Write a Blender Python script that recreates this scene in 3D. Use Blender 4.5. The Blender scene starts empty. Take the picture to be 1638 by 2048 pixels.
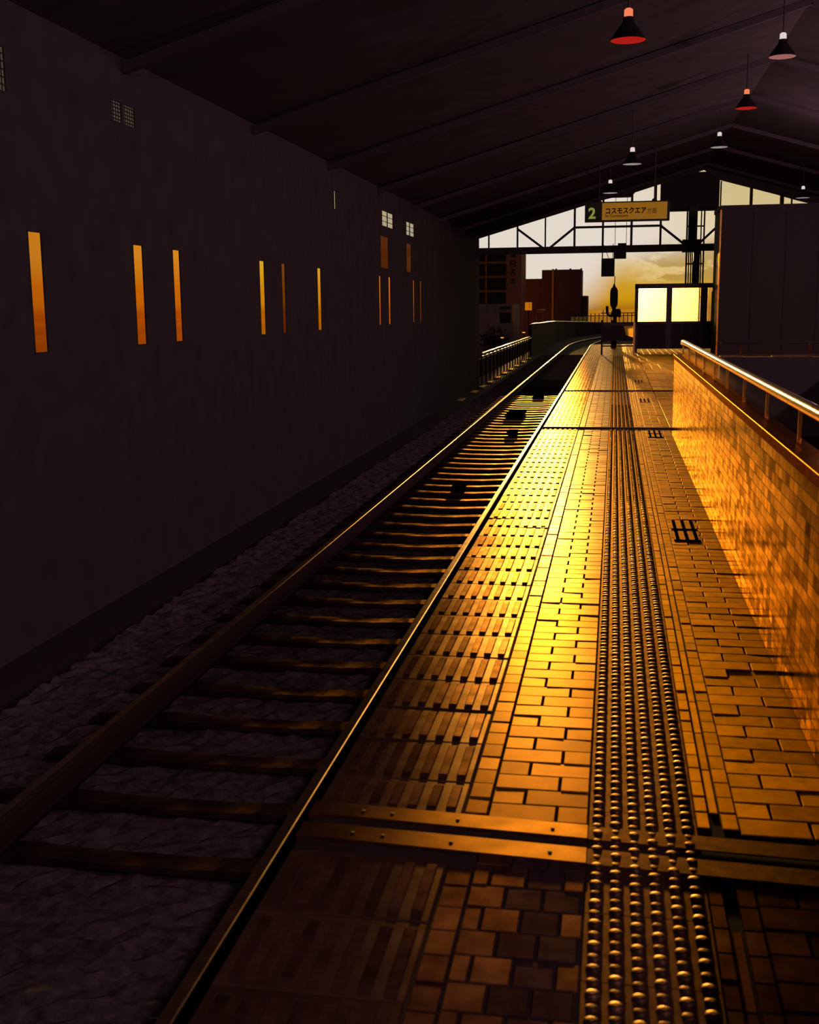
import bpy, bmesh, math, random
from mathutils import Vector, Matrix
random.seed(7)
S = bpy.context.scene
COL = S.collection

# ------------------------------------------------------------------ camera
cd = bpy.data.cameras.new('camera')
cam = bpy.data.objects.new('camera', cd)
COL.objects.link(cam)
S.camera = cam
cd.sensor_fit = 'AUTO'
cd.sensor_width = 36.0
cd.lens = 2300.0 / 2048.0 * 36.0
cd.clip_end = 6000
cd.dof.use_dof = True
cd.dof.focus_distance = 16.0
cd.dof.aperture_fstop = 6.0
cam.matrix_world = Matrix(((0.98474872, -0.01979003, 0.17285347, 0.0),
                           (0.17364519, 0.17364519, -0.96937851, 0.0),
                           (-0.01083114, 0.98460942, 0.17443333, 1.5),
                           (0, 0, 0, 1)))

# ------------------------------------------------------------------ colour management
S.view_settings.view_transform = 'Standard'
S.view_settings.look = 'None'
S.view_settings.gamma = 1.0
S.view_settings.use_curve_mapping = False
S.view_settings.exposure = 0.0
S.cycles.use_denoising = True
S.cycles.max_bounces = 8
S.cycles.transparent_max_bounces = 16
S.cycles.sample_clamp_indirect = 6.0

# ------------------------------------------------------------------ sun
SUN = Vector((-0.059, 0.997, 0.050)).normalized()
sl = bpy.data.lights.new('sun', 'SUN')
sl.energy = 2.6
sl.color = (1.0, 0.50, 0.10)
sl.angle = math.radians(0.7)
so = bpy.data.objects.new('sun', sl)
so.rotation_euler = SUN.to_track_quat('Z', 'Y').to_euler()
COL.objects.link(so)

# ------------------------------------------------------------------ sky (dusk, glow round the sun, clouds)
def sky():
    w = bpy.data.worlds.new('dusk_sky')
    S.world = w
    w.use_nodes = True
    nt = w.node_tree
    nt.nodes.clear()
    N, L = nt.nodes.new, nt.links.new
    tc = N('ShaderNodeTexCoord')
    sep = N('ShaderNodeSeparateXYZ')
    L(tc.outputs['Generated'], sep.inputs[0])

    def math_(op, a, b=None, c=None):
        m = N('ShaderNodeMath')
        m.operation = op
        for i, v in enumerate((a, b, c)):
            if v is None:
                continue
            if isinstance(v, (int, float)):
                m.inputs[i].default_value = v
            else:
                L(v, m.inputs[i])
        return m.outputs[0]

    def rng(v, a, b, c, d):
        m = N('ShaderNodeMapRange')
        m.interpolation_type = 'SMOOTHSTEP'
        L(v, m.inputs[0])
        for i, x in enumerate((a, b, c, d)):
            m.inputs[i + 1].default_value = x
        return m.outputs[0]

    def mix(f, a, b, mode='MIX'):
        m = N('ShaderNodeMix')
        m.data_type = 'RGBA'
        m.blend_type = mode
        if isinstance(f, (int, float)):
            m.inputs[0].default_value = f
        else:
            L(f, m.inputs[0])
        for i, v in ((6, a), (7, b)):
            if isinstance(v, tuple):
                m.inputs[i].default_value = (*v, 1)
            else:
                L(v, m.inputs[i])
        return m.outputs[2]

    z = sep.outputs[2]
    dot = N('ShaderNodeVectorMath')
    dot.operation = 'DOT_PRODUCT'
    L(tc.outputs['Generated'], dot.inputs[0])
    dot.inputs[1].default_value = SUN
    ang = math_('MULTIPLY', math_('ARCCOSINE', math_('MINIMUM', dot.outputs['Value'], 1.0)), 57.2958)
    # colour by elevation
    zz = math_('ADD', math_('MULTIPLY', z, 5.0), 0.2)           # z -0.04..0.16 -> 0..1
    ramp = N('ShaderNodeValToRGB')
    L(zz, ramp.inputs[0])
    st = [(-0.04, (.16, .05, .003)), (-0.004, (.36, .13, .004)), (0.006, (.60, .295, .006)), (0.019, (.62, .33, .022)),
          (0.031, (.68, .46, .17)), (0.046, (.745, .60, .37)), (0.085, (.75, .585, .29)), (0.16, (.62, .50, .30))]
    el = ramp.color_ramp.elements
    while len(el) < len(st):
        el.new(0.5)
    for e, (p, c) in zip(el, st):
        e.position = p * 5 + 0.2
        e.color = (*c, 1)
    col = ramp.outputs[0]
    # clouds to the right of the sun
    mp = N('ShaderNodeMapping')
    mp.inputs['Scale'].default_value = (16, 6, 46)
    mp.inputs['Location'].default_value = (1.7, 0.4, 2.15)
    L(tc.outputs['Generated'], mp.inputs[0])
    nz = N('ShaderNodeTexNoise')
    nz.inputs['Scale'].default_value = 1.0
    nz.inputs['Detail'].default_value = 7
    nz.inputs['Roughness'].default_value = 0.58
    L(mp.outputs[0], nz.inputs['Vector'])
    cl = rng(nz.outputs[0], 0.47, 0.52, 0, 1)
    rim = math_('MULTIPLY', rng(nz.outputs[0], 0.40, 0.47, 0, 1), math_('SUBTRACT', 1.0, cl))
    band = math_('MULTIPLY', rng(z, 0.016, 0.024, 0, 1), rng(z, 0.046, 0.058, 1, 0))
    side = rng(sep.outputs[0], 0.004, 0.03, 0, 1)
    msk = math_('MULTIPLY', band, side)
    col = mix(math_('MULTIPLY', math_('MULTIPLY', rim, msk), 0.75), col, (.76, .56, .22))
    col = mix(math_('MULTIPLY', math_('MULTIPLY', cl, msk), 0.9), col, (.47, .285, .062))
    # white glow round the sun, wider above than below
    g1 = rng(ang, 2.0, 4.2, 1, 0)
    g2 = math_('MULTIPLY', rng(ang, 3.5, 9.5, 1, 0), rng(z, 0.030, 0.050, 0, 1))
    col = mix(math_('MAXIMUM', g1, g2), col, (.77, .68, .59))
    # the sky dies away from the sun
    fade = rng(ang, 11.0, 52.0, 1, 0)
    fade = math_('POWER', fade, 1.3)
    back = mix(rng(z, -0.05, 0.25, 0, 1), (.13, .060, .035), (.05, .025, .026))
    col = mix(fade, back, col)
    bg = N('ShaderNodeBackground')
    L(col, bg.inputs[0])
    out = N('ShaderNodeOutputWorld')
    L(bg.outputs[0], out.inputs[0])
    w.cycles.sampling_method = 'MANUAL'
    w.cycles.sample_map_resolution = 2048
sky()

# ------------------------------------------------------------------ materials
def new_mat(name):
    m = bpy.data.materials.new(name)
    m.use_nodes = True
    nt = m.node_tree
    return m, nt, nt.nodes['Principled BSDF']

def mat(name, col, rough=0.6, metal=0.0, spec=0.5, noise=None, bump=0.0, island=0.0, rnoise=None, tint=None):
    """noise=(scale, amount) varies the colour; rnoise=(scale, lo, hi) the roughness; island varies each separate piece"""
    m, nt, b = new_mat(name)
    N, L = nt.nodes.new, nt.links.new
    b.inputs['Base Color'].default_value = (*col, 1)
    b.inputs['Roughness'].default_value = rough
    b.inputs['Metallic'].default_value = metal
    b.inputs['Specular IOR Level'].default_value = spec
    if tint:
        b.inputs['Specular Tint'].default_value = (*tint, 1)
    tc = N('ShaderNodeTexCoord')
    src = None
    if noise:
        n = N('ShaderNodeTexNoise')
        n.inputs['Scale'].default_value = noise[0]
        n.inputs['Detail'].default_value = 5
        L(tc.outputs['Object'], n.inputs['Vector'])
        mr = N('ShaderNodeMapRange')
        mr.inputs[1].default_value = .3
        mr.inputs[2].default_value = .7
        mr.inputs[3].default_value = 1 - noise[1]
        mr.inputs[4].default_value = 1 + noise[1]
        L(n.outputs[0], mr.inputs[0])
        src = mr.outputs[0]
    if island:
        g = N('ShaderNodeNewGeometry')
        mr = N('ShaderNodeMapRange')
        mr.inputs[3].default_value = 1 - island
        mr.inputs[4].default_value = 1 + island
        L(g.outputs['Random Per Island'], mr.inputs[0])
        if src:
            mu = N('ShaderNodeMath')
            mu.operation = 'MULTIPLY'
            L(src, mu.inputs[0])
            L(mr.outputs[0], mu.inputs[1])
            src = mu.outputs[0]
        else:
            src = mr.outputs[0]
        wn = N('ShaderNodeTexWhiteNoise')
        wn.noise_dimensions = '1D'
        L(g.outputs['Random Per Island'], wn.inputs['W'])
        rr = N('ShaderNodeMapRange')
        rr.inputs[3].default_value = rough * (1 - 0.35 * island)
        rr.inputs[4].default_value = min(1, rough * (1 + 0.5 * island))
        L(wn.outputs[0], rr.inputs[0])
        L(rr.outputs[0], b.inputs['Roughness'])
    if src:
        mx = N('ShaderNodeVectorMath')
        mx.operation = 'SCALE'
        mx.inputs[0].default_value = col
        L(src, mx.inputs['Scale'])
        L(mx.outputs[0], b.inputs['Base Color'])
    if rnoise:
        n = N('ShaderNodeTexNoise')
        n.inputs['Scale'].default_value = rnoise[0]
        n.inputs['Detail'].default_value = 4
        L(tc.outputs['Object'], n.inputs['Vector'])
        mr = N('ShaderNodeMapRange')
        mr.inputs[1].default_value = .35
        mr.inputs[2].default_value = .65
        mr.inputs[3].default_value = rnoise[1]
        mr.inputs[4].default_value = rnoise[2]
        L(n.outputs[0], mr.inputs[0])
        L(mr.outputs[0], b.inputs['Roughness'])
    if bump:
        n = N('ShaderNodeTexNoise')
        n.inputs['Scale'].default_value = 60
        L(tc.outputs['Object'], n.inputs['Vector'])
        bp = N('ShaderNodeBump')
        bp.inputs['Strength'].default_value = bump
        bp.inputs['Distance'].default_value = 0.004
        L(n.outputs[0], bp.inputs['Height'])
        L(bp.outputs[0], b.inputs['Normal'])
    return m

def emit(name, col, k=1.0):
    m, nt, b = new_mat(name)
    b.inputs['Base Color'].default_value = (.004, .003, .003, 1)
    b.inputs['Specular IOR Level'].default_value = 0.0
    b.inputs['Emission Color'].default_value = (*col, 1)
    b.inputs['Emission Strength'].default_value = k
    return m

def pane_mat(name, tint, gloss=0.06, frost=0.0, rough=0.25, ftint=(1, .95, .88)):
    """clear or tinted window glass; frost adds scattering of the light coming through"""
    m = bpy.data.materials.new(name)
    m.use_nodes = True
    nt = m.node_tree
    nt.nodes.clear()
    N, L = nt.nodes.new, nt.links.new
    tr = N('ShaderNodeBsdfTransparent')
    tr.inputs[0].default_value = (*tint, 1)
    last = tr.outputs[0]
    if frost:
        rf = N('ShaderNodeBsdfRefraction')
        rf.inputs['Color'].default_value = (*ftint, 1)
        rf.inputs['Roughness'].default_value = rough
        rf.inputs['IOR'].default_value = 1.45
        ms = N('ShaderNodeMixShader')
        ms.inputs[0].default_value = frost
        L(last, ms.inputs[1])
        L(rf.outputs[0], ms.inputs[2])
        last = ms.outputs[0]
    gl = N('ShaderNodeBsdfGlossy')
    gl.inputs['Roughness'].default_value = 0.05
    ms = N('ShaderNodeMixShader')
    ms.inputs[0].default_value = gloss
    L(last, ms.inputs[1])
    L(gl.outputs[0], ms.inputs[2])
    o = N('ShaderNodeOutputMaterial')
    L(ms.outputs[0], o.inputs[0])
    return m

def sheen_mat(name, diff, gloss, rough, ior=1.6, noise=(10, .3), island=0.0, rnoise=None):
    """weathered mineral surface: matt body under a tinted satin gloss that grows towards grazing angles"""
    m = bpy.data.materials.new(name)
    m.use_nodes = True
    nt = m.node_tree
    nt.nodes.clear()
    N, L = nt.nodes.new, nt.links.new
    tc = N('ShaderNodeTexCoord')
    n = N('ShaderNodeTexNoise')
    n.inputs['Scale'].default_value = noise[0]
    n.inputs['Detail'].default_value = 5
    L(tc.outputs['Object'], n.inputs['Vector'])
    mr = N('ShaderNodeMapRange')
    for i, v in enumerate((.3, .7, 1 - noise[1], 1 + noise[1])):
        mr.inputs[i + 1].default_value = v
    L(n.outputs[0], mr.inputs[0])
    val = mr.outputs[0]
    if island:
        g = N('ShaderNodeNewGeometry')
        m2 = N('ShaderNodeMapRange')
        m2.inputs[3].default_value = 1 - island
        m2.inputs[4].default_value = 1 + island
        L(g.outputs['Random Per Island'], m2.inputs[0])
        mu = N('ShaderNodeMath')
        mu.operation = 'MULTIPLY'
        L(val, mu.inputs[0])
        L(m2.outputs[0], mu.inputs[1])
        val = mu.outputs[0]
    def scaled(c):
        v = N('ShaderNodeVectorMath')
        v.operation = 'SCALE'
        v.inputs[0].default_value = c
        L(val, v.inputs['Scale'])
        return v.outputs[0]
    d = N('ShaderNodeBsdfDiffuse')
    L(scaled(diff), d.inputs[0])
    gl = N('ShaderNodeBsdfAnisotropic')
    gl.distribution = 'BECKMANN'
    gl.inputs['Roughness'].default_value = rough
    L(scaled(gloss), gl.inputs[0])
    if rnoise:
        n2 = N('ShaderNodeTexNoise')
        n2.inputs['Scale'].default_value = rnoise[0]
        L(tc.outputs['Object'], n2.inputs['Vector'])
        m3 = N('ShaderNodeMapRange')
        for i, v in enumerate((.35, .65, rnoise[1], rnoise[2])):
            m3.inputs[i + 1].default_value = v
        L(n2.outputs[0], m3.inputs[0])
        L(m3.outputs[0], gl.inputs['Roughness'])
    fr = N('ShaderNodeFresnel')
    fr.inputs[0].default_value = ior
    mx = N('ShaderNodeMixShader')
    L(fr.outputs[0], mx.inputs[0])
    L(d.outputs[0], mx.inputs[1])
    L(gl.outputs[0], mx.inputs[2])
    o = N('ShaderNodeOutputMaterial')
    L(mx.outputs[0], o.inputs[0])
    return m

M = {}
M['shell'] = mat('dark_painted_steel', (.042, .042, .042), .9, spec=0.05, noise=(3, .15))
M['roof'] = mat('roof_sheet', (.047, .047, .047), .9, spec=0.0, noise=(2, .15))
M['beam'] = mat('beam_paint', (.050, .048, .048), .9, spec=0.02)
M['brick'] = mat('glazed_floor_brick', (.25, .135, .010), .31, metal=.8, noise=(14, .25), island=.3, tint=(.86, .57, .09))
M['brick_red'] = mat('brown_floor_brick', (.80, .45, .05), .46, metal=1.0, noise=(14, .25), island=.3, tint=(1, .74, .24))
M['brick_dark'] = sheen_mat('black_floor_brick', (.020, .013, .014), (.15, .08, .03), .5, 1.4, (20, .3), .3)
M['mortar'] = mat('mortar', (.018, .013, .011), .9, spec=0.1)
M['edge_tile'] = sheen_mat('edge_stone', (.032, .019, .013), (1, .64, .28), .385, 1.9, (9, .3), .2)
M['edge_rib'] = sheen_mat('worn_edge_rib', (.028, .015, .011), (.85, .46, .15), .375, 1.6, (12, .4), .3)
M['brick_near'] = sheen_mat('near_floor_brick', (.032, .018, .012), (.55, .25, .05), .50, 1.45, (14, .4), .35)  # darker brick tone for the paving before the expansion joint
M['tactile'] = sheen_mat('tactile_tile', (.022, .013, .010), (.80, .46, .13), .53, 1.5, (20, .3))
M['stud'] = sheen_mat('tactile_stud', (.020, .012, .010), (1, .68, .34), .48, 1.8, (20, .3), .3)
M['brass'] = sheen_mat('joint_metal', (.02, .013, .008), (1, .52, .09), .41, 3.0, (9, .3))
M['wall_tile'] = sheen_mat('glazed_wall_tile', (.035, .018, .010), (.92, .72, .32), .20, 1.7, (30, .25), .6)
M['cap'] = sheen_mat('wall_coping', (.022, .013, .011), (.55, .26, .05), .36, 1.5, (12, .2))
M['steel'] = mat('brushed_steel', (.42, .29, .15), .21, metal=1.0, rnoise=(20, .18, .25))
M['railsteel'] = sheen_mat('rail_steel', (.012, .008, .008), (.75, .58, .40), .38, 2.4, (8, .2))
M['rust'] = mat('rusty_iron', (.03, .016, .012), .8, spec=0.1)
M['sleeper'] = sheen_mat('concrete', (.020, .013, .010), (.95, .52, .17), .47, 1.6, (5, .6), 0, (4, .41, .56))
M['slab'] = sheen_mat('sun_patch_concrete', (.03, .02, .014), (1, .66, .26), .62, 1.7, (5, .4))
M['ballast'] = mat('ballast', (.07, .062, .062), 1.0, spec=0.0, noise=(14, .5))
M['dark'] = mat('black_metal', (.022, .019, .019), .55, spec=0.3)
M['matte'] = mat('black_matte', (.028, .025, .026), .85, spec=0.08)
M['clad'] = mat('dark_cladding', (.034, .034, .034), .7, spec=0.15)
M['glass'] = pane_mat('clear_glass', (.96, .96, .95), .04)
M['frost'] = pane_mat('frosted_glass', (.9, .86, .8), .03, .22, .5)
M['shed'] = mat('grey_white_render', (.30, .26, .24), .8, spec=0.2, noise=(1, .2))
M['facade'] = mat('brown_facade', (.52, .27, .16), .8, spec=0.2, noise=(.1, .15))
M['facade_dark'] = mat('dark_facade', (.16, .09, .07), .8, spec=0.2, noise=(.1, .15))
M['stripe'] = mat('ochre_stripe', (.85, .42, .12), .8, spec=0.2)
M['bglass'] = mat('office_glass', (.03, .028, .03), .5, spec=0.2)
M['asphalt'] = mat('asphalt', (.03, .026, .025), .9, spec=0.1)
M['leaf'] = mat('dark_leaf', (.03, .035, .018), .7, spec=0.2)
M['ink'] = mat('black_ink', (.008, .007, .007), 1.0, spec=0.0)
M['amber_sheet'] = mat('amber_sheet', (.9, .45, .06), .6)
M['sea'] = sheen_mat('sea', (.10, .045, .004), (.80, .37, .03), .36, 1.33, (.002, .2))

# ------------------------------------------------------------------ mesh helpers
class MB:
    def __init__(self):
        self.v, self.f, self.m = [], [], []
    def add(self, vs, fs, mi=0):
        o = len(self.v)
        self.v += [tuple(p) for p in vs]
        self.f += [tuple(o + i for i in q) for q in fs]
        self.m += [mi] * len(fs)
        return self
    def box(self, x0, x1, y0, y1, z0, z1, mi=0):
        return self.add([(x0, y0, z0), (x1, y0, z0), (x1, y1, z0), (x0, y1, z0), (x0, y0, z1), (x1, y0, z1), (x1, y1, z1), (x0, y1, z1)],
                        [(0, 3, 2, 1), (4, 5, 6, 7), (0, 1, 5, 4), (1, 2, 6, 5), (2, 3, 7, 6), (3, 0, 4, 7)], mi)
    def brick(self, x0, x1, y0, y1, z0, z1, c=.003, mi=0, tx=0, ty=0, axis='z'):
        """chamfered block, top face slightly tilted; axis = which way its face looks"""
        def top(x, y, zz):
            return zz + (x - (x0 + x1) / 2) * tx + (y - (y0 + y1) / 2) * ty
        vs = [(x0, y0, z0), (x1, y0, z0), (x1, y1, z0), (x0, y1, z0),
              (x0, y0, top(x0, y0, z1 - c)), (x1, y0, top(x1, y0, z1 - c)), (x1, y1, top(x1, y1, z1 - c)), (x0, y1, top(x0, y1, z1 - c)),
              (x0 + c, y0 + c, top(x0 + c, y0 + c, z1)), (x1 - c, y0 + c, top(x1 - c, y0 + c, z1)),
              (x1 - c, y1 - c, top(x1 - c, y1 - c, z1)), (x0 + c, y1 - c, top(x0 + c, y1 - c, z1))]
        fs = [(0, 1, 5, 4), (1, 2, 6, 5), (2, 3, 7, 6), (3, 0, 4, 7), (4, 5, 9, 8), (5, 6, 10, 9), (6, 7, 11, 10), (7, 4, 8, 11), (8, 9, 10, 11)]
        if axis == '-x':      # local (x, y, z) -> world: face looks to -X, local x is height
            vs = [(-p[2], p[1], p[0]) for p in vs]
            fs = [tuple(q) for q in fs]
        return self.add(vs, fs, mi)
    def bar(self, a, b, w, h=None, mi=0):
        a, b = Vector(a), Vector(b)
        h = h or w
        d = (b - a).normalized()
        up = Vector((0, 0, 1)) if abs(d.z) < .95 else Vector((0, 1, 0))
        s = d.cross(up).normalized() * (w / 2)
        t = s.cross(d).normalized() * (h / 2)
        vs = [p + i * s + j * t for p in (a, b) for i, j in ((-1, -1), (1, -1), (1, 1), (-1, 1))]
        return self.add(vs, [(3, 2, 1, 0), (4, 5, 6, 7), (0, 1, 5, 4), (1, 2, 6, 5), (2, 3, 7, 6), (3, 0, 4, 7)], mi)
    def tube(self, pts, r, n=10, mi=0):
        pts = [Vector(p) for p in pts]
        vs, fs = [], []
        for i, p in enumerate(pts):
            d = (pts[min(i + 1, len(pts) - 1)] - pts[max(i - 1, 0)]).normalized()
            up = Vector((0, 0, 1)) if abs(d.z) < .95 else Vector((0, 1, 0))
            s = d.cross(up).normalized()
            t = s.cross(d)
            for k in range(n):
                a = 2 * math.pi * k / n
                vs.append(p + r * (math.cos(a) * s + math.sin(a) * t))
        for i in range(len(pts) - 1):
            for k in range(n):
                a, b = i * n + k, i * n + (k + 1) % n
                fs.append((a, b, b + n, a + n))
        m_ = len(vs)
        vs += vs[:n] + vs[m_ - n:m_]
        fs.append(tuple(m_ + k for k in range(n))[::-1])
        fs.append(tuple(m_ + n + k for k in range(n)))
        return self.add(vs, fs, mi)
    def lathe(self, prof, cx=0, cy=0, n=24, mi=0, cap=False):
        vs, fs = [], []
        for r, z in prof:
            for k in range(n):
                a = 2 * math.pi * k / n
                vs.append((cx + r * math.cos(a), cy + r * math.sin(a), z))
        for i in range(len(prof) - 1):
            for k in range(n):
                a, b = i * n + k, i * n + (k + 1) % n
                fs.append((a, b, b + n, a + n))
        if cap:
            m_ = len(vs)
            vs += vs[:n] + vs[m_ - n:m_]
            fs.append(tuple(m_ + k for k in range(n))[::-1])
            fs.append(tuple(m_ + n + k for k in range(n)))
        return self.add(vs, fs, mi)
    def poly_prism(self, pts, y0, y1, mi=0):
        n = len(pts)
        vs = [(x, y0, z) for x, z in pts] + [(x, y1, z) for x, z in pts]
        fs = [tuple(range(n)), tuple(range(n, 2 * n))[::-1]] + [(i, i + n, (i + 1) % n + n, (i + 1) % n) for i in range(n)]
        return self.add(vs, fs, mi)
    def build(self, name, ms, parent=None, loc=None, smooth=False):
        me = bpy.data.meshes.new(name)
        org = Vector(loc) if loc else Vector((0, 0, 0))
        me.from_pydata([tuple(Vector(p) - org) for p in self.v], [], self.f)
        ms = ms if isinstance(ms, (list, tuple)) else [ms]
        for q in ms:
            me.materials.append(q)
        me.polygons.foreach_set('material_index', self.m)
        bm = bmesh.new()
        bm.from_mesh(me)
        bmesh.ops.recalc_face_normals(bm, faces=bm.faces)
        bm.to_mesh(me)
        bm.free()
        if smooth:
            me.shade_smooth()
        o = bpy.data.objects.new(name, me)
        COL.objects.link(o)
        if parent:
            o.parent = parent
            o.location = org - parent.location
        else:
            o.location = org
        return o

def tag(o, label, cat, group=None, kind=None):
    o['label'] = label
    o['category'] = cat
    if group:
        o['group'] = group
    if kind:
        o['kind'] = kind
    return o

def thing(name, loc, label, cat, group=None):
    o = bpy.data.objects.new(name, None)
    o.empty_display_size = .2
    o.location = loc
    COL.objects.link(o)
    return tag(o, label, cat, group)

def struct(o, label=None):
    o['kind'] = 'structure'
    if label:
        o['label'] = label
    return o

def copy_tree(o, loc):
    c = o.copy()
    COL.objects.link(c)
    c.location = loc
    for ch in o.children:
        d = ch.copy()
        COL.objects.link(d)
        d.parent = c
        for g in ch.children:
            e = g.copy()
            COL.objects.link(e)
            e.parent = d
    return c

# ================================================================== LARGE STRUCTURE
Y0, YG = -5.0, 43.3                      # station shell runs from behind the viewer to the gable
XA, ZA, ZE, SL = 2.99, 6.30, 4.06, 0.283   # roof apex, eave
XL, XR = -5.0, 11.0

# floor base under the paving (platform body), with the stairwell left open
b = MB()
b.box(-.87, .68, Y0, 13.8, -1.42, -.006)
b.box(-.87, 6.9, 13.8, 47.0, -1.42, -.006)
b.box(2.75, 6.9, Y0, 13.8, -1.42, -.006)
struct(b.build('floor', M['mortar']), 'dark platform body under the brick paving')

# ground beside and between the tracks
b = MB()
b.box(-5.6, -.87, Y0, 150, -1.75, -1.42)
b.box(-.87, 14, 47, 150, -1.75, -1.42)
b.box(6.9, 11.2, Y0, 47, -1.75, -1.42)
struct(b.build('ground', M['asphalt']), 'dark track deck below the platform')

# roof: two sloping sheets with corrugation ribs
b = MB()
T = .08
b.poly_prism([(XL - .3, ZE - .1), (XA, ZA), (XR + .3, ZE - .1), (XR + .3, ZE - .1 + T), (XA, ZA + T), (XL - .3, ZE - .1 + T)], Y0, YG + .5)
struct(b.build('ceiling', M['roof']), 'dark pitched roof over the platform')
b = MB()
y = 3.0
while y < 42:
    for s, xe in ((-1, XL), (1, XR)):
        b.bar((xe, y, ZE - .12), (XA, y, ZA - .05), .10, .10)
    y += 4.33
struct(b.build('trim_1', M['beam']), 'dark rafters under the roof')

# wall across the tracks: thin sheet with slit and clerestory openings
slits = [(9.44, 9.70), (11.67, 11.94), (12.78, 13.02), (16.08, 16.34), (17.20, 17.42), (19.36, 19.62), (24.62, 24.82), (25.68, 25.92), (28.90, 29.08), (29.98, 30.14)]
mids = [(24.85, 25.75), (28.0, 28.7)]
clers = [(8.30, 9.26, 3.29, 3.66), (11.32, 11.90, 3.38, 3.60), (20.70, 20.815, 3.26, 3.60), (25.05, 26.30, 3.26, 3.60), (28.00, 29.10, 3.24, 3.57)]
b = MB()
TW = .012
def band(z0, z1, ops):
    y = Y0
    for a, c in ops:
        b.box(XL - TW, XL, y, a, z0, z1)
        y = c
    b.box(XL - TW, XL, y, YG, z0, z1)
band(-1.5, 1.14, [])
band(1.14, 2.20, slits)
band(2.20, 2.36, [])
band(2.36, 3.06, mids)
band(3.06, 3.22, [])
band(3.22, 3.66, [(c[0], c[1]) for c in clers])
band(3.66, ZE + .1, [])
for c in clers:                             # make up the height of the lower clerestory openings
    b.box(XL - TW, XL, c[0], c[1], 3.22, c[2])
    if c[3] < 3.655:
        b.box(XL - TW, XL, c[0], c[1], c[3], 3.66)
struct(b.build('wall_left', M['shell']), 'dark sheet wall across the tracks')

b = MB()
b.box(XR, XR + .1, Y0, YG, -1.5, ZE + .1)
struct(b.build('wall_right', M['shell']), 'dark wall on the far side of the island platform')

amber = pane_mat('amber_pane', (1.0, .44, .04), .02)
yellow = pane_mat('yellow_pane', (1.0, .72, .06), .02)
brown = pane_mat('brown_pane', (.24, .10, .03), .02)
dusky = pane_mat('dusky_pane', (.10, .026, .005), .02)
dim = pane_mat('dim_wired_pane', (.16, .165, .17), .02)
wn = 0
def wall_window(y0, y1, z0, z1, pm, label, wires=False):
    global wn
    wn += 1
    f = MB()
    t = .012
    for q in ((y0, y0 + t, z0, z1), (y1 - t, y1, z0, z1), (y0, y1, z0, z0 + t), (y0, y1, z1 - t, z1)):
        f.box(XL - TW, XL + .004, *q)
    if wires:
        n = max(1, int((y1 - y0) / (.058 if y0 < 15 else .11)))
        for k in range(1, n):
            yy = y0 + (y1 - y0) * k / n
            f.box(XL - .010, XL - .004, yy - .006, yy + .006, z0, z1)
        for k in range(1, 6 if y0 < 15 else 3):
            zz = z0 + (z1 - z0) * k / (6 if y0 < 15 else 3)
            f.box(XL - .010, XL - .004, y0, y1, zz - .006, zz + .006)
        ym = y0 + (y1 - y0) * .48
        f.box(XL - .012, XL, ym - .03, ym + .03, z0, z1)
    o = struct(f.build('window_%d' % wn, M['shell']), label)
    p = MB()
    p.add([(XL - .008, y0 + .004, z0 + .004), (XL - .008, y1 - .004, z0 + .004), (XL - .008, y1 - .004, z1 - .004), (XL - .008, y0 + .004, z1 - .004)], [(0, 1, 2, 3)])
    p.build('pane', pm, o)
for i, (a, c) in enumerate(slits):
    wall_window(a, c, 1.14, 2.20, (amber, amber, amber, yellow, brown, yellow, amber, amber, amber, amber)[i], 'tall narrow glowing window in the dark wall across the tracks')
for a, c in mids:
    wall_window(a, c, 2.36, 3.06, dusky, 'dim brown window under the clerestory')
for c in clers:
    wall_window(*c, dim if c[0] < 15 else M['glass'], 'small clerestory window high in the dark wall', c[1] - c[0] > .3)

# far gable: the triangle between truss and roof is glazed; a louvred panel fills the apex
b = MB()
for k in range(22):
    z = 4.82 + k * .055
    if z > 6.1:
        break
    b.box(1.50, 3.55, YG + .02, YG + .10, z, z + .035)
b.box(1.50, 3.55, YG + .08, YG + .12, 4.80, 6.15)
struct(b.build('wall_gable', M['clad']), 'louvred panel at the peak of the far gable')
# dark eave strip along the gable, following the roof slope, and box end beyond the tracks
b = MB()
b.poly_prism([(XL, 4.02), (-2.7, 4.70), (-.95, 5.18), (-.2, 5.33), (.45, 5.33), (.62, 5.50), (1.5, 5.76), (XA, 6.2), (XA, 6.34), (XL, 4.14)], YG - .05, YG + .05)
b.poly_prism([(3.55, 5.84), (5.5, 5.29), (6.1, 5.10), (6.9, 4.88), (XR, 3.9), (XR, 4.1), (XA, 6.34), (XA, 6.2)], YG - .05, YG + .05)
struct(b.build('trim_2', M['beam']), 'dark barge board of the far gable')
b = MB()
b.box(7.2, XR, YG - .05, YG + .05, -1.5, 4.9)
struct(b.build('wall_back', M['shell']), 'dark end wall beyond the lift shaft')

# stairwell: tiled parapet beside the platform, plain far parapets, dark pit
b = MB()
b.box(.6855, .78, Y0, 13.8, -3.2, .90)
struct(b.build('wall_stair', M['mortar']), 'parapet wall between platform and stairwell')
b = MB()
b.box(1.20, 2.75, 13.8, 13.95, -3.2, .905)
b.box(2.60, 2.75, Y0, 13.8, -3.2, .905)
b.box(.78, 2.60, Y0, 13.8, -3.3, -3.2)
b.box(.78, 1.20, 13.8, 13.9, -3.2, -.01)
struct(b.build('wall_pit', M['clad']), 'dark walls of the stairwell behind the parapet')

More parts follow.
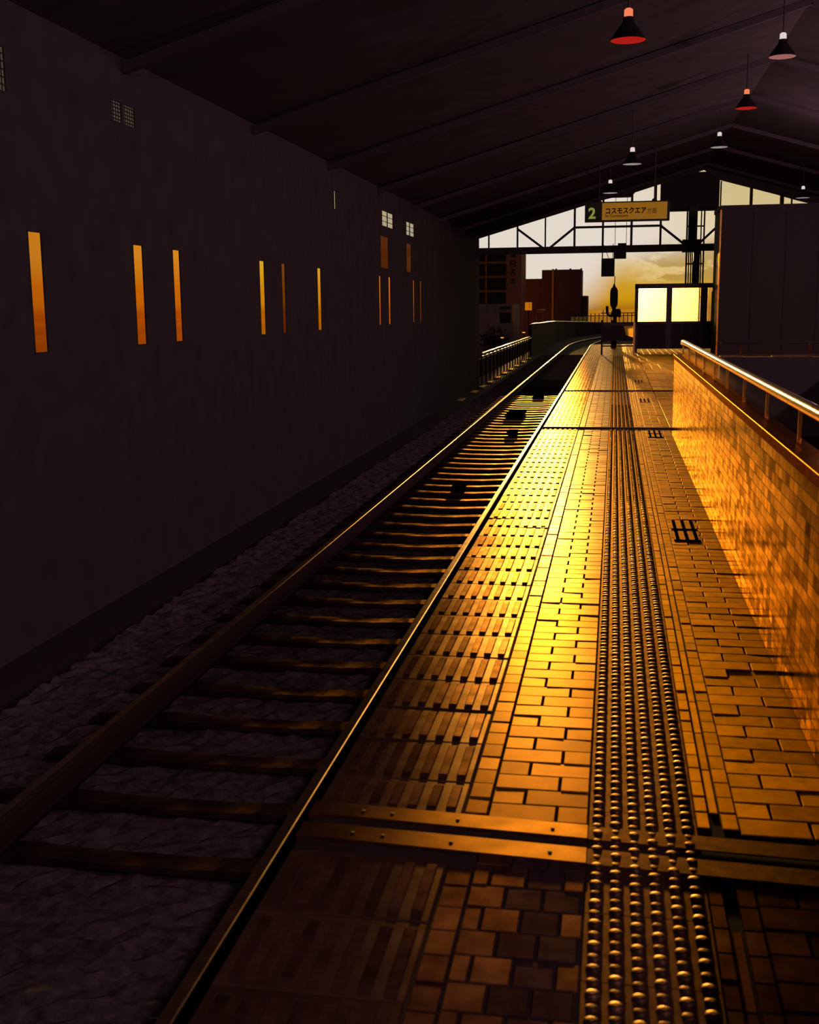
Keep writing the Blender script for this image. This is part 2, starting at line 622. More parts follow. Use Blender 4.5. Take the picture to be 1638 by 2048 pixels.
# ------------------------------------------------------------------ paving
def brick_zone(name, x0, x1, ya, yb, ms, label, row=.112, full=.197, pick=None, gap=.007):
    q = MB()
    y, r = ya, 0
    while y < yb:
        L_ = full + gap
        cuts = []
        x = x0 - (L_ / 2 if r % 2 else 0)
        while x < x1 - .01:
            a, c = max(x, x0), min(x + full, x1)
            if c - a > .02:
                cuts.append((a, c))
            x += L_
        for a, c in cuts:
            dz = random.uniform(-.0012, .0012)
            if random.random() < .006:
                dz -= .004
            q.brick(a, c, y + gap / 2, y + row - gap / 2, -.03, dz, .0025, pick(a, y) if pick else 0,
                    random.gauss(0, .0030), random.gauss(0, .0030))
        y += row
        r += 1
    return struct(q.build(name, ms), label)
JA, JB = 2.95, 3.21
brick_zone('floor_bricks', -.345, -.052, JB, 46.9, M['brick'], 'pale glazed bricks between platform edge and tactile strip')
brick_zone('floor_bricks', -.345, -.052, Y0 + 5.9, JA, [M['brick_near'], M['brick_dark']], 'darker bricks before the expansion joint', full=.09,
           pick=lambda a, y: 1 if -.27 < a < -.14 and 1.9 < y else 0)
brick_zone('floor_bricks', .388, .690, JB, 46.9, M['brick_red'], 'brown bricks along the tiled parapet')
brick_zone('floor_bricks', .388, .690, Y0 + 5.9, JA, M['brick_near'], 'brown bricks before the expansion joint')
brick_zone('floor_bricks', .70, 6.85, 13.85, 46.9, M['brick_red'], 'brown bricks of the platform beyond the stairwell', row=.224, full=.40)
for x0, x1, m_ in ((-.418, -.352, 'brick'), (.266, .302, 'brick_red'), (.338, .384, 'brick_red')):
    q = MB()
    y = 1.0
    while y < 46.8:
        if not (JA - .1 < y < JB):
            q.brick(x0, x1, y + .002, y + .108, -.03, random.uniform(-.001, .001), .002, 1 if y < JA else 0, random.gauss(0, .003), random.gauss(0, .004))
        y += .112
    struct(q.build('floor_border', [M[m_], M['brick_near']]), 'narrow border course of the paving')
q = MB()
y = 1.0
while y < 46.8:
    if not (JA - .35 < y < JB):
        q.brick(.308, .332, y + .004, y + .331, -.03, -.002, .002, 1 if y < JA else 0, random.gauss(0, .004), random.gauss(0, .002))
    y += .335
struct(q.build('floor_channel', [M['brick_red'], M['brick_near']]), 'narrow drain channel cover between two border courses')

# platform edge: stone tiles with seven raised ribs each
q = MB()
y = JB - .09
rows = []
while y < 46.5:
    rows.append(y)
    y += .336
rows += [JA - .02 - .336 * k for k in range(1, 7)]
for y in rows:
    ty = random.gauss(0, .0035)
    tx = random.gauss(0, .003)
    y0 = max(y, JB) if y > JB - .1 else y
    q.brick(-.872, -.426, y0 + .003, y + .333, -.08, 0, .004, 0, tx, ty)
    for k in range(7):
        xx = -.842 + k * .0605
        q.brick(xx, xx + .032, max(y, JB) + .05 if y > JB - .1 else y + .05, y + .300, -.01, .0036, .003, 1, tx, ty)
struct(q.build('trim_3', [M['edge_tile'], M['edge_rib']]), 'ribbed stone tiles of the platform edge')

# tactile strip, real studs
q = MB()
def dome(cx, cy, r, h, n, rings, mi):
    vs, fs = [], []
    prof = [(r, -.002)] + [(r * math.cos(math.radians(a)), h * math.sin(math.radians(a)) * 1.0) for a in ([22, 48, 70] if rings == 3 else [50])]
    for rr, zz in prof:
        for k in range(n):
            a = 2 * math.pi * k / n
            vs.append((cx + rr * math.cos(a), cy + rr * math.sin(a), zz))
    for i in range(len(prof) - 1):
        for k in range(n):
            a_, b_ = i * n + k, i * n + (k + 1) % n
            fs.append((a_, b_, b_ + n, a_ + n))
    fs.append(tuple((len(prof) - 1) * n + k for k in range(n)))
    q.add(vs, fs, mi)
y = 1.2
while y < 46.0:
    if not (JA - .02 < y + .15 < JB + .10) or True:
        q.box(-.046, .262, y + .002, y + .299, -.03, -.0015, 0)
    y += .301
iy = 0
y = 1.6
while y < 44:
    for c in range(6):
        xx = -.046 + .0257 + c * .0513
        if 14.36 < y < 14.58 or 20.86 < y < 21.08:
            continue
        if y < 9:
            n, rg = 12, 3
        elif y < 18:
            n, rg = 8, 3
        else:
            n, rg = 6, 1
        big = (c + iy) % 2
        yy = y + (.012 if c % 2 else 0)
        dome(xx, yy, .0185 if big else .016, .0065 if big else .0048, n, rg, 1)
    y += .0502
    iy += 1
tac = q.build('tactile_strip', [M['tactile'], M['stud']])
tag(tac, 'strip of raised round studs running down the middle of the platform floor', 'tactile paving')

# wall tiles on the parapet face (face looks to -X)
q = MB()
rowh, tl, gp = .0492, .104, .004
r = 0
z = .002
while z < .895:
    y = .9 - (tl / 2 if r % 2 else 0)
    while y < 13.78:
        ye = min(y + tl - gp, 13.795)
        q.brick(z + gp / 2, z + rowh - gp / 2, y, ye, -.70, -.685 + random.uniform(-.0001, .0001), 0, 0,
                random.gauss(0, .002), random.gauss(0, .0035), axis='-x')
        y += tl
    z += rowh
r = 0
struct(q.build('wall_tiles', M['wall_tile']), 'small brown glazed tiles facing the parapet')
b = MB()
b.brick(.676, .79, Y0, 13.83, .895, .940, .0015)
struct(b.build('trim_4', M['cap']), 'rounded coping on top of the tiled parapet')

# ================================================================== OBJECTS
# expansion joint bars across the platform
def joint_bar(y0, y1, label):
    q = MB()
    sk = -.057
    vs = []
    x0, x1 = -.88, -.05
    for z in (-.02, .006):
        vs += [(x0, y0 + sk * x0, z), (x1, y0 + sk * x1, z), (x1, y1 + sk * x1, z), (x0, y1 + sk * x0, z)]
    q.add(vs, [(0, 3, 2, 1), (4, 5, 6, 7), (0, 1, 5, 4), (1, 2, 6, 5), (2, 3, 7, 6), (3, 0, 4, 7)])
    o = q.build('joint_bar', M['brass'], None, (0, y0, 0))
    tag(o, label, 'metal strip', 'expansion joint strips')
    # dark continuation with bright front lip through the tactile strip
    q = MB()
    vs = []
    x0, x1 = -.047, .685
    for z in (-.0012, .0035):
        vs += [(x0, y0 + sk * x0, z), (x1, y0 + sk * x1, z), (x1, y1 + sk * x1, z), (x0, y1 + sk * x0, z)]
    q.add(vs, [(0, 3, 2, 1), (4, 5, 6, 7), (0, 1, 5, 4), (1, 2, 6, 5), (2, 3, 7, 6), (3, 0, 4, 7)])
    q.build('cover_plate', M['tactile'], o)
    for x in (-.72, -.63, -.43, -.15):
        s = MB()
        s.lathe([(.006, .0062), (.006, .0068), (.003, .0071)], x, (y0 + y1) / 2 + sk * x, 10, cap=True)
        s.build('screw', M['dark'], o)
    return o
joint_bar(3.105, 3.190, 'upper brass strip of the expansion joint, next to the pale bricks')
joint_bar(2.955, 3.045, 'lower and brighter brass strip of the expansion joint')
for yy, lb in ((14.45, 'thin dark joint cover across the platform nearer the parapet end'), (20.95, 'thin dark joint cover across the platform nearer the shelter')):
    q = MB()
    q.box(-.87, .68 if yy < 13.8 else 1.2, yy - .06, yy + .06, .0015, .0055)
    q.box(-.87, .68 if yy < 13.8 else 1.2, yy + .06, yy + .10, .0015, .012)
    tag(q.build('joint_cover', M['matte'], None, (0, yy, 0)), lb, 'joint cover', 'thin joint covers')

# drain grates: three slots crossed by two bars
def grate(cx, cy, label):
    t = thing('drain_grate', (cx, cy, 0), label, 'drain', 'drain grates in the brown bricks')
    q = MB()
    q.box(cx - .08, cx + .08, cy - .36, cy + .36, -.02, .0015)
    q.build('plate', M['brick_red'], t)
    for k in (-1, 0, 1):
        s = MB()
        s.box(cx + k * .06 - .011, cx + k * .06 + .011, cy - .36, cy + .36, -.02, .0032)
        s.build('slot', M['ink'], t)
    for k in (-.36, 0.02):
        s = MB()
        s.box(cx - .085, cx + .085, cy + k - .022, cy + k + .022, -.02, .0034)
        s.build('cross_slot', M['ink'], t)
for yy, lb in ((7.85, 'nearest and largest drain grate in the brown bricks'), (13.9, 'drain grate second along, by the parapet end'),
               (18.9, 'drain grate third along, in shade'), (23.8, 'drain grate nearest the shelter')):
    grate(.49, yy, lb)

# handrail on the parapet
hr = thing('handrail', (.75, 3, .94), 'polished steel handrail with glass infill on the tiled parapet', 'handrail')
q = MB()
q.tube([(.75, 13.35, 1.085), (.75, 13.25, 1.098), (.75, 12.6, 1.10), (.75, .8, 1.10)], .026, 14)
q.build('top_rail', M['steel'], hr, smooth=True)
q = MB()
q.tube([(.80, 13.1, 1.075), (.80, .8, 1.075)], .013, 10)
q.build('inner_rail', M['steel'], hr, smooth=True)
py = [13.2 - 1.04 * k for k in range(12)]
for yy in py:
    q = MB()
    t_ = .012 if yy > 8 else .003
    q.box(.742, .758, yy - t_, yy + t_, .935, 1.09)
    q.build('post', M['steel'], hr)
for a, c in zip(py[:-1], py[1:]):
    q = MB()
    q.box(.747, .753, c + .016, a - .016, .945, 1.075)
    q.build('glass_panel', M['glass'], hr)

er = thing('stair_rail', (1.9, 13.87, .905), 'low steel rail on the dark parapet closing the stairwell end', 'handrail')
q = MB()
q.tube([(1.21, 13.87, 1.065), (2.74, 13.87, 1.065)], .012, 8)
q.build('top_rail', M['dark'], er)
q = MB()
q.box(1.20, 1.46, 13.81, 13.93, .905, .922)
q.build('base_channel', M['steel'], er)
q = MB()
q.box(1.78, 2.22, 13.81, 13.93, .905, .922)
q.build('base_channel', M['steel'], er)
for x in (1.445, 2.20, 2.6):
    q = MB()
    q.box(x - .014, x + .014, 13.855, 13.885, .905, 1.065)
    q.build('post', M['cap'], er)

# ------------------------------------------------------------------ track
def bend(y):
    return 0 if y < 78 else (y - 78) ** 2 / (2 * 133)
def rail(x, label):
    q = MB()
    ys = [y for y in range(-4, 78, 6)] + [78 + 2 * k for k in range(0, 22)]
    prof = [(-.0325, -.035), (-.0325, -.004), (-.024, 0), (.024, 0), (.0325, -.004), (.0325, -.035), (.009, -.05), (.009, -.13), (.06, -.145), (.06, -.16), (-.06, -.16), (-.06, -.145), (-.009, -.13), (-.009, -.05)]
    n = len(prof)
    vs, fs, mi = [], [], []
    for y in ys:
        for px, pz in prof:
            vs.append((x + bend(y) + px, y, -1.10 + pz))
    for i in range(len(ys) - 1):
        for k in range(n):
            fs.append((i * n + k, i * n + (k + 1) % n, (i + 1) * n + (k + 1) % n, (i + 1) * n + k))
    q.add(vs, fs)
    o = q.build('rail', [M['railsteel'], M['rust']], None, (x, 0, -1.26))
    for i, p in enumerate(o.data.polygons):
        k = i % n
        p.material_index = 0 if k in (1, 2, 3) else 1
    return tag(o, label, 'rail', 'rails of the track')
rail(-3.14, 'steel rail farther from the platform, glinting along its curve')
rail(-1.60, 'steel rail closest under the platform edge')

q = MB()
q.poly_prism([(-1.18, -.05), (-1.18, -.03), (-1.0, -.008), (-.6, 0), (-.3, -.014), (.3, -.014), (.6, 0), (1.0, -.008), (1.18, -.03), (1.18, -.05)], -.075, .075)
sl0 = q.build('sleeper', M['sleeper'], None)
tag(sl0, 'concrete sleeper lying across the track between the two rails', 'sleeper', 'sleepers of the near track')
y = 5.2
first = True
while y < 37:
    o = sl0 if first else sl0.copy()
    if not first:
        COL.objects.link(o)
    first = False
    o.location = (-2.37 + random.uniform(-.01, .01), y, -1.264 + random.uniform(-.006, .0))
    o.rotation_euler = (random.gauss(0, .010), 0, random.gauss(0, .006))
    y += .667

q = MB()
nx, st = 46, .085
ys = [.5 + .085 * k for k in range(int(45.5 / .085))]
vs = []
for yv in ys:
    for i in range(nx):
        vs.append((-4.3 + i * st, yv, -1.348 + random.uniform(-.028, .028)))
fs = []
for j in range(len(ys) - 1):
    for i in range(nx - 1):
        a = j * nx + i
        fs.append((a, a + 1, a + nx + 1, a + nx))
q.add(vs, fs)
q.box(-4.3, -.875, 46, 70, -1.41, -1.345)
o = q.build('ballast', M['ballast'])
tag(o, 'dark stone ballast around the sleepers', 'ballast', None, 'stuff')
# dark debris pieces/track boxes lying between the rails
for k, (x, yy, w, l, h) in enumerate(((-2.35, 17.6, .20, .5, .10), (-2.2, 25.5, .22, .7, .12), (-2.5, 30.0, .45, 1.4, .16), (-2.3, 36.0, .3, 1.0, .14))):
    q = MB()
    q.brick(x - w / 2, x + w / 2, yy - l / 2, yy + l / 2, -1.262, -1.25 + h * .35, .01)
    q.box(x - w / 2 - .03, x + w / 2 + .03, yy - l / 2 + .06, yy - l / 2 + .12, -1.262, -1.235)
    tag(q.build('track_box', M['ink'], None, (x, yy, -1.30)),
        ('smallest dark box on the sleepers, closest to the viewer', 'dark box on the sleepers, second closest', 'widest dark box on the sleepers', 'dark box on the sleepers, farthest along the track')[k], 'box', 'dark boxes between the rails')

# slabs along the far side of the track, standing in for sunlight patches
for k, yy in enumerate((36.4, 40.0, 42.7, 45.4, 48.4, 51.6, 54.7, 58.0, 62.2, 66.2)):
    q = MB()
    q.brick(-4.90, -4.70, yy - .55, yy + .55, -1.42, -1.375, .01)
    tag(q.build('sun_patch_slab', M['slab'], None, (-4.80, yy, -1.42)), 'pale slab standing in for a sunlight patch at the foot of the trackside fence', 'sunlight patch', 'sunlight patches along the fence')

# trackside fence outside the station
fe = thing('trackside_fence', (-4.86, 55, -1.42), 'dark slatted trackside fence with a bright steel top rail', 'fence')
q = MB()
q.tube([(-4.90, 43.4, -.20), (-4.90, 68, -.215)], .035, 8)
q.build('top_rail', M['steel'], fe)
q = MB()
q.tube([(-4.90, 43.4, -.31), (-4.90, 69.5, -.32)], .022, 8)
q.build('lower_rail', M['steel'], fe)
q = MB()
q.box(-5.0, -4.97, 43.4, 68, -1.10, -.42)
q.build('panel', M['rust'], fe)
for k in range(17):
    q = MB()
    q.box(-4.97, -4.91, 43.6 + k * 1.5, 43.66 + k * 1.5, -1.42, -.20)
    q.build('post', M['rust'], fe)

# far parapet of the viaduct, curving to the right
pp = [(71, -5.0, .45), (80, -5.0, .38), (90, -5.0, .32), (99, -5.0, .25), (108, -4.6, .12), (116, -3.8, -.02), (124, -2.4, -.15), (132, -.4, -.28), (138, 2.5, -.36), (142, 6, -.4), (145, 14, -.4)]
vp = thing('viaduct_parapet', (-5, 71, -1.42), 'dark curved viaduct parapet with a bright coping beyond the fence', 'parapet')
q = MB()
vs, fs = [], []
for yy, x, z in pp:
    vs += [(x, yy, -1.5), (x, yy, z), (x - .15, yy + .15, z), (x - .15, yy + .15, -1.5)]
for i in range(len(pp) - 1):
    for k in range(3):
        fs.append((i * 4 + k, i * 4 + k + 1, i * 4 + k + 5, i * 4 + k + 4))
q.add(vs, fs)
q.build('parapet_wall', M['rust'], vp)
q = MB()
q.tube([(x, yy, z + .03) for yy, x, z in pp[:7]], .04, 6)
q.build('coping_rail', M['steel'], vp)

# translucent noise barrier beyond the curve
m, nt, bs = new_mat('translucent_panel')
nt.nodes.clear()
a_ = nt.nodes.new('ShaderNodeBsdfTranslucent'); a_.inputs[0].default_value = (1, .9, .5, 1)
c_ = nt.nodes.new('ShaderNodeBsdfTransparent'); c_.inputs[0].default_value = (1, .95, .7, 1)
x_ = nt.nodes.new('ShaderNodeMixShader'); x_.inputs[0].default_value = .8
o_ = nt.nodes.new('ShaderNodeOutputMaterial')
nt.links.new(a_.outputs[0], x_.inputs[1]); nt.links.new(c_.outputs[0], x_.inputs[2]); nt.links.new(x_.outputs[0], o_.inputs[0])
M['translucent'] = m
nb = thing('noise_barrier', (-1.5, 150, -1.5), 'low barrier of glowing translucent panels under a black railing on the far curve', 'barrier')
q = MB()
q.box(-5.6, 2.6, 150, 150.03, -.50, .22)
q.build('panel', M['translucent'], nb)
for k in range(17):
    q = MB()
    x = -5.6 + k * .51
    q.box(x - .05, x + .05, 149.9, 149.97, -1.4, 1.05 if k % 4 == 0 else .62)
    q.build('post', M['dark'], nb)
for z in (.30, .62):
    q = MB()
    q.box(-5.6 if z < .5 else -1.8, 2.6, 149.88, 149.95, z - .05, z + .05)
    q.build('rail_bar', M['dark'], nb)
q = MB()
q.box(-2.0, 14, 149, 149.4, -13, -.52)
q.box(-7, -2.0, 149, 149.4, -13, -.52)
struct(q.build('trim_5', M['rust']), 'dark edge of the viaduct on the far curve')

# ------------------------------------------------------------------ gable truss
TY = YG - .20
tr = thing('gable_truss', (XL, TY, 3.5), 'dark steel truss spanning the open end of the station', 'truss')
q = MB()
q.box(XL, 3.52, TY - .10, TY + .10, 3.40, 3.645)
q.build('bottom_chord', M['beam'], tr)
q = MB()
q.box(-1.55, 1.58, TY - .05, TY + .05, 4.27, 4.345)
q.build('upper_bar', M['beam'], tr)
for x, z, w in ((-4.62, 4.14, .05), (-3.57, 4.43, .06), (-2.56, 4.74, .05), (-1.51, 5.0, .075), (-.50, 5.3, .075), (.51, 5.45, .085), (1.53, 5.75, .075)):
    q = MB()
    q.box(x - w / 2, x + w / 2, TY - .05, TY + .05, 3.60, z)
    q.build('post', M['beam'], tr)
for a, c in (((-3.57, 4.30), (-2.66, 3.62)), ((-2.38, 3.62), (-1.52, 4.30)), ((1.54, 4.30), (2.42, 3.60)), ((2.82, 3.60), (3.52, 4.26))):
    q = MB()
    q.bar((a[0], TY, a[1]), (c[0], TY, c[1]), .08)
    q.build('brace', M['beam'], tr)
q = MB()
q.box(2.30, 2.95, TY - .13, TY + .13, 3.36, 3.80)
q.build('gusset', M['beam'], tr)
# mullions of the glazed gable on the right of the louvres
gm = thing('gable_glazing', (5.3, YG, 4.86), 'glazed wedge of the gable showing golden sky above the lift shaft', 'window')
for x0, x1, z in ((3.565, 3.61, 5.80), (4.58, 4.68, 5.56), (5.61, 5.74, 5.28), (5.98, 6.03, 5.15), (6.62, 6.75, 4.98)):
    q = MB()
    q.box(x0, x1, YG - .08, YG + .02, 4.80, z)
    q.build('mullion', M['beam'], gm)
q = MB()
q.box(3.56, 7.15, YG - .08, YG + .04, 4.62, 4.86)
q.build('transom', M['beam'], gm)
q = MB()
q.add([(3.6, YG, 4.86), (7.0, YG, 4.86), (7.0, YG, 4.93), (3.6, YG, 5.84), (3.6, YG + .01, 4.86), (7.0, YG + .01, 4.86), (7.0, YG + .01, 4.93), (3.6, YG + .01, 5.84)],
      [(0, 1, 2, 3), (7, 6, 5, 4), (0, 4, 5, 1), (1, 5, 6, 2), (2, 6, 7, 3), (3, 7, 4, 0)])
q.build('pane', M['glass'], gm)
q = MB()                                     # small upper mullion beside the sign post
q.box(1.30, 1.38, YG - .06, YG + .02, 5.15, 5.72)
q.build('mullion', M['beam'], gm)

# column with its bundle of conduits
cl = thing('support_column', (2.74, TY, 0), 'dark support column rising to the louvred gable', 'column')
q = MB()
q.box(2.52, 2.80, TY - .12, TY + .12, 3.5, 4.9)
q.box(2.70, 2.92, TY - .10, TY + .10, -.01, 3.5)
q.build('shaft', M['dark'], cl)
for z in (2.95, 1.95, 1.05, 4.25):
    q = MB()
    q.box(2.42, 3.06, TY - .17, TY - .14, z - .025, z + .025)
    q.build('clamp_bar', M['dark'], cl)
for k, (xl, xu, rr) in enumerate(((2.445, 2.44, .030), (2.53, 2.50, .022), (2.61, 2.56, .022), (2.675, 2.62, .02), (2.745, 2.70, .024), (2.82, 2.80, .02), (2.885, 2.86, .02), (2.95, 2.925, .022), (3.035, 3.03, .028))):
    q = MB()
    q.tube([(xl, TY - .2, 0), (xl, TY - .2, 3.0), (xl + (xu - xl) * .5, TY - .2, 3.25), (xu, TY - .2, 3.45), (xu, TY - .2, 4.85 if k in (0, 1, 7, 8) else 3.5)], rr, 8)
    tag(q.build('conduit', M['dark'], None, (xl, TY - .2, 0)), 'dark conduit pipe in the bundle strapped to the column', 'pipe', 'conduits on the column')

# ------------------------------------------------------------------ shelter screen
sc = thing('platform_screen', (1.93, 39, 0), 'dark waiting screen with bright glazed openings standing on the platform', 'screen')
SY = 39.0
q = MB()
q.box(.62, 3.6, SY - .06, SY + .06, 2.055, 2.20)
q.box(.62, .73, SY - .06, SY + .06, .10, 2.20)
q.box(1.63, 1.81, SY - .05, SY + .05, .10, 2.10)
q.box(2.71, 2.93, SY - .05, SY + .05, .10, 2.10)
q.box(.62, 3.6, SY - .06, SY + .06, .90, .985)
q.build('frame', M['dark'], sc)
q = MB()
q.box(.70, 3.6, SY - .03, SY + .03, .10, .93)
q.build('lower_panel', M['matte'], sc)
for x0, x1 in ((.73, 1.63), (1.81, 2.71), (2.93, 3.6)):
    q = MB()
    q.add([(x0, SY, .985), (x1, SY, .985), (x1, SY, 2.055), (x0, SY, 2.055)], [(0, 1, 2, 3)])
    q.build('pane', M['frost'], sc)
for x in (.675, 2.75):
    q = MB()
    q.box(x - .05, x + .05, SY - .08, SY + .08, -.01, .12)
    q.build('foot', M['dark'], sc)
q = MB()
q.box(3.06, 3.5, SY + .02, SY + .05, .98, 1.93)
q.build('poster_board', M['matte'], sc)

# lift shaft
lf = thing('lift_shaft', (4.9, 36.5, 0), 'tall dark lift shaft filling the right side behind the stairwell', 'lift shaft')
q = MB()
q.box(3.05, 6.85, 36.5, 38.6, -.01, 4.36)
q.build('body', M['clad'], lf)
q = MB()
q.box(3.02, 6.88, 36.46, 38.63, 4.30, 4.42)
q.build('roof_cap', M['clad'], lf)
q = MB()
q.box(3.035, 3.075, 36.47, 36.55, 0, 4.36)
q.build('corner_post', M['brass'], lf)
q = MB()
for k in range(1, 4):
    q.box(3.05 + k * .95 - .01, 3.05 + k * .95 + .01, 36.48, 36.5, .1, 4.2)
q.build('seam', M['matte'], lf)

# end gate beside the screen
eg = thing('end_gate', (.1, 37, 0), 'black gate with a low crossbar closing the platform end beside the screen', 'gate')
q = MB()
q.tube([(-.40, 37, -.01), (-.41, 37, 1.07)], .028, 10)
q.build('post', M['dark'], eg)
q = MB()
q.box(.56, .62, 36.97, 37.03, -.01, 1.0)
q.build('post', M['steel'], eg)
q = MB()
q.tube([(-.40, 37, .265), (.59, 37, .265)], .02, 8)
q.build('crossbar', M['dark'], eg)
q = MB()
q.add([(-.38, 37, .42), (.58, 37, .42), (.58, 37, .52), (.34, 37, .60), (.27, 37, .88), (-.38, 37, .88)] + [(p[0], 37.03, p[2]) for p in [(-.38, 37, .42), (.58, 37, .42), (.58, 37, .52), (.34, 37, .60), (.27, 37, .88), (-.38, 37, .88)]],
      [(0, 1, 2, 3, 4, 5), (11, 10, 9, 8, 7, 6)] + [(i, i + 6, (i + 1) % 6 + 6, (i + 1) % 6) for i in range(6)])
q.build('gate_panel', M['matte'], eg)
q = MB()
q.add([(.27, 37.04, .88), (.58, 37.04, .88), (.58, 37.04, .50), (.34, 37.04, .58)], [(0, 1, 2, 3)])
q.build('amber_board', M['amber_sheet'], eg)
nt = M['amber_sheet'].node_tree
a_ = nt.nodes.new('ShaderNodeBsdfTranslucent')
a_.inputs[0].default_value = (1, .62, .15, 1)
nt.links.new(a_.outputs[0], nt.nodes['Material Output'].inputs[0])
q = MB()
q.box(-.38, .58, 36.99, 37.02, .88, .97)
q.build('top_bar', M['dark'], eg)

# ------------------------------------------------------------------ hanging sign
SGY = 33.0
M['sign_face'] = emit('sign_face_lit', (.24, .098, .008))
M['sign_num'] = emit('sign_number_lit', (.22, .24, .04))
M['sign_box'] = mat('sign_housing', (.02, .026, .016), .7, spec=0.15)
sg = thing('platform_sign', (.26, SGY, 4.04), 'long hanging platform sign with number 2 and a glowing amber panel', 'sign')
q = MB()
q.brick(-.88, 1.40, SGY - .10, SGY + .10, 3.78, 4.31, .01)
q.build('housing', M['sign_box'], sg)
q = MB()
q.box(-.415, 1.33, SGY - .113, SGY - .10, 3.825, 4.275)
fp = q.build('face_panel', M['sign_face'], sg)
def text(name, body, x, z, size, mtl, parent, y=SGY - .116, off=.0, sx=1.0):
    cu = bpy.data.curves.new(name, 'FONT')
    cu.body = body
    cu.size = size
    cu.offset = off
    cu.extrude = .002
    cu.materials.append(mtl)
    tmp = bpy.data.objects.new(name + '_outline', cu)
    COL.objects.link(tmp)
    bpy.context.view_layer.update()
    me = bpy.data.meshes.new_from_object(tmp.evaluated_get(bpy.context.evaluated_depsgraph_get()))
    bpy.data.objects.remove(tmp)
    o = bpy.data.objects.new(name, me)
    COL.objects.link(o)
    o.parent = parent
    o.location = Vector((x, y, z)) - parent.location - (parent.parent.location if parent.parent else Vector())
    o.rotation_euler = (math.pi / 2, 0, 0)
    o.scale = (sx, 1, 1)
    return o
text('number', '2', -.785, 3.875, .40, M['sign_num'], sg, off=.012)
text('lettering', 'コスモスクエア', -.335, 3.995, .185, M['ink'], fp, off=.006, sx=.86)
text('lettering', '方面', .785, 3.985, .155, M['ink'], fp, off=.0, sx=.9)
text('lettering', 'for Cosmosquare', -.325, 3.90, .10, M['ink'], fp, off=.0015, sx=.86)
for x in (-.5, .99):
    q = MB()
    q.tube([(x, SGY, 4.30), (x, SGY, 5.35 if x < 0 else 5.78)], .02, 8)
    q.lathe([(.075, 4.31), (.06, 4.36), (.02, 4.38)], x, SGY, 12, cap=True)
    q.build('hanger', M['dark'], sg)

# signal equipment hanging by the truss
sb = thing('signal_box', (-.3, 43, 2.87), 'square black box hanging below the truss on a rod', 'signal box')
q = MB()
q.brick(-.53, -.06, 42.85, 43.0, 2.55, 3.19, .01)
q.build('housing', M['matte'], sb)
q = MB()
q.tube([(-.50, 42.93, 3.15), (-.50, 42.93, 3.70)], .022, 8)
q.tube([(-.125, 42.93, 3.15), (-.125, 42.93, 3.70)], .014, 8)
q.tube([(-.45, 42.93, 3.66), (-.28, 42.93, 3.2)], .012, 6)
q.build('hanger', M['dark'], sb)
sb = thing('relay_box', (.1, 43, 3.4), 'small black box fixed to the truss chord on two thin wires', 'relay box')
q = MB()
q.brick(-.10, .34, 42.60, 42.80, 3.16, 3.50, .01)
q.box(.04, .33, 42.62, 42.80, 3.49, 3.70)
q.build('housing', M['matte'], sb)
for x in (-.06, .335):
    q = MB()
    q.tube([(x, 42.70, 3.48), (x, 42.70, 5.35)], .009, 6)
    q.build('wire', M['dark'], sb)
lp = thing('bottle_lamp', (-.05, 43, 1.4), 'bottle-shaped black lamp on a thin rod below the square box', 'signal lamp')
q = MB()
q.lathe([(.015, 2.30), (.05, 2.20), (.06, 2.17), (.10, 2.14), (.135, 2.05), (.14, 1.95), (.14, 1.62), (.125, 1.52), (.07, 1.42), (.05, 1.34)], -.06, 43, 20, cap=True)
q.build('body', M['matte'], lp, smooth=True)
q = MB()
q.tube([(-.04, 43, 2.56), (-.05, 43, 2.2)], .014, 8)
q.build('rod', M['dark'], lp)
q = MB()
q.box(-.14, .20, 42.9, 43.1, 1.17, 1.34)
q.box(-.02, .17, 42.9, 43.1, 1.34, 1.40)
q.tube([(-.30, 43, 1.50), (-.29, 43, 1.24), (-.22, 43, 1.16), (.2, 43, 1.15)], .05, 8)
q.build('bracket', M['matte'], lp)
q = MB()
q.box(-.14, .06, 42.85, 43.15, .008, 1.0)
q.box(-.08, .05, 42.93, 43.07, 1.0, 1.2)
q.build('pedestal', M['matte'], lp)

# ------------------------------------------------------------------ pendant lamps
M['shade'] = mat('lamp_shade', (.012, .010, .011), .8, spec=0.05)
glow = {'red': emit('lamp_glow_red', (.40, .012, .008)), 'pink': emit('lamp_glow_pink', (.32, .115, .10)), 'grey': emit('lamp_glow_grey', (.30, .26, .25)),
        'collar_red': emit('collar_glow_red', (.95, .22, .10)), 'collar_white': emit('collar_glow_white', (.75, .62, .58))}
def lamp(x, y, z, kind, label, light=True):
    t = thing('pendant_lamp', (x, y, z), label, 'lamp', 'pendant lamps under the roof')
    roofz = ZA - abs(x - XA) * .2804
    q = MB()
    q.lathe([(.203, z), (.20, z + .008), (.16, z + .07), (.10, z + .15), (.065, z + .20), (.06, z + .25)], x, y, 28)
    q.build('shade', M['shade'], t, smooth=True)
    q = MB()
    q.lathe([(.197, z + .004), (.10, z + .012), (.0, z + .014)], x, y, 28)
    q.build('diffuser', glow[kind], t, smooth=True)
    q = MB()
    q.lathe([(.05, z + .25), (.048, z + .33), (.03, z + .345)], x, y, 14, cap=True)
    q.build('collar', glow['collar_red' if kind == 'red' else 'collar_white'], t)
    q = MB()
    q.tube([(x, y, z + .34), (x, y, roofz)], .012, 8)
    q.build('rod', M['dark'], t)
    if light:  # mauve fill, carried only by the lamps added out of view
        ld = bpy.data.lights.new('fill_light', 'POINT')
        ld.energy = FILL_W
        ld.color = (1.0, .50, .62)
        ld.shadow_soft_size = .12
        lo = bpy.data.objects.new('fill_light', ld)
        COL.objects.link(lo)
        lo.parent = t
        lo.location = (0, 0, -.6)
    return t
FILL_W = 330.0
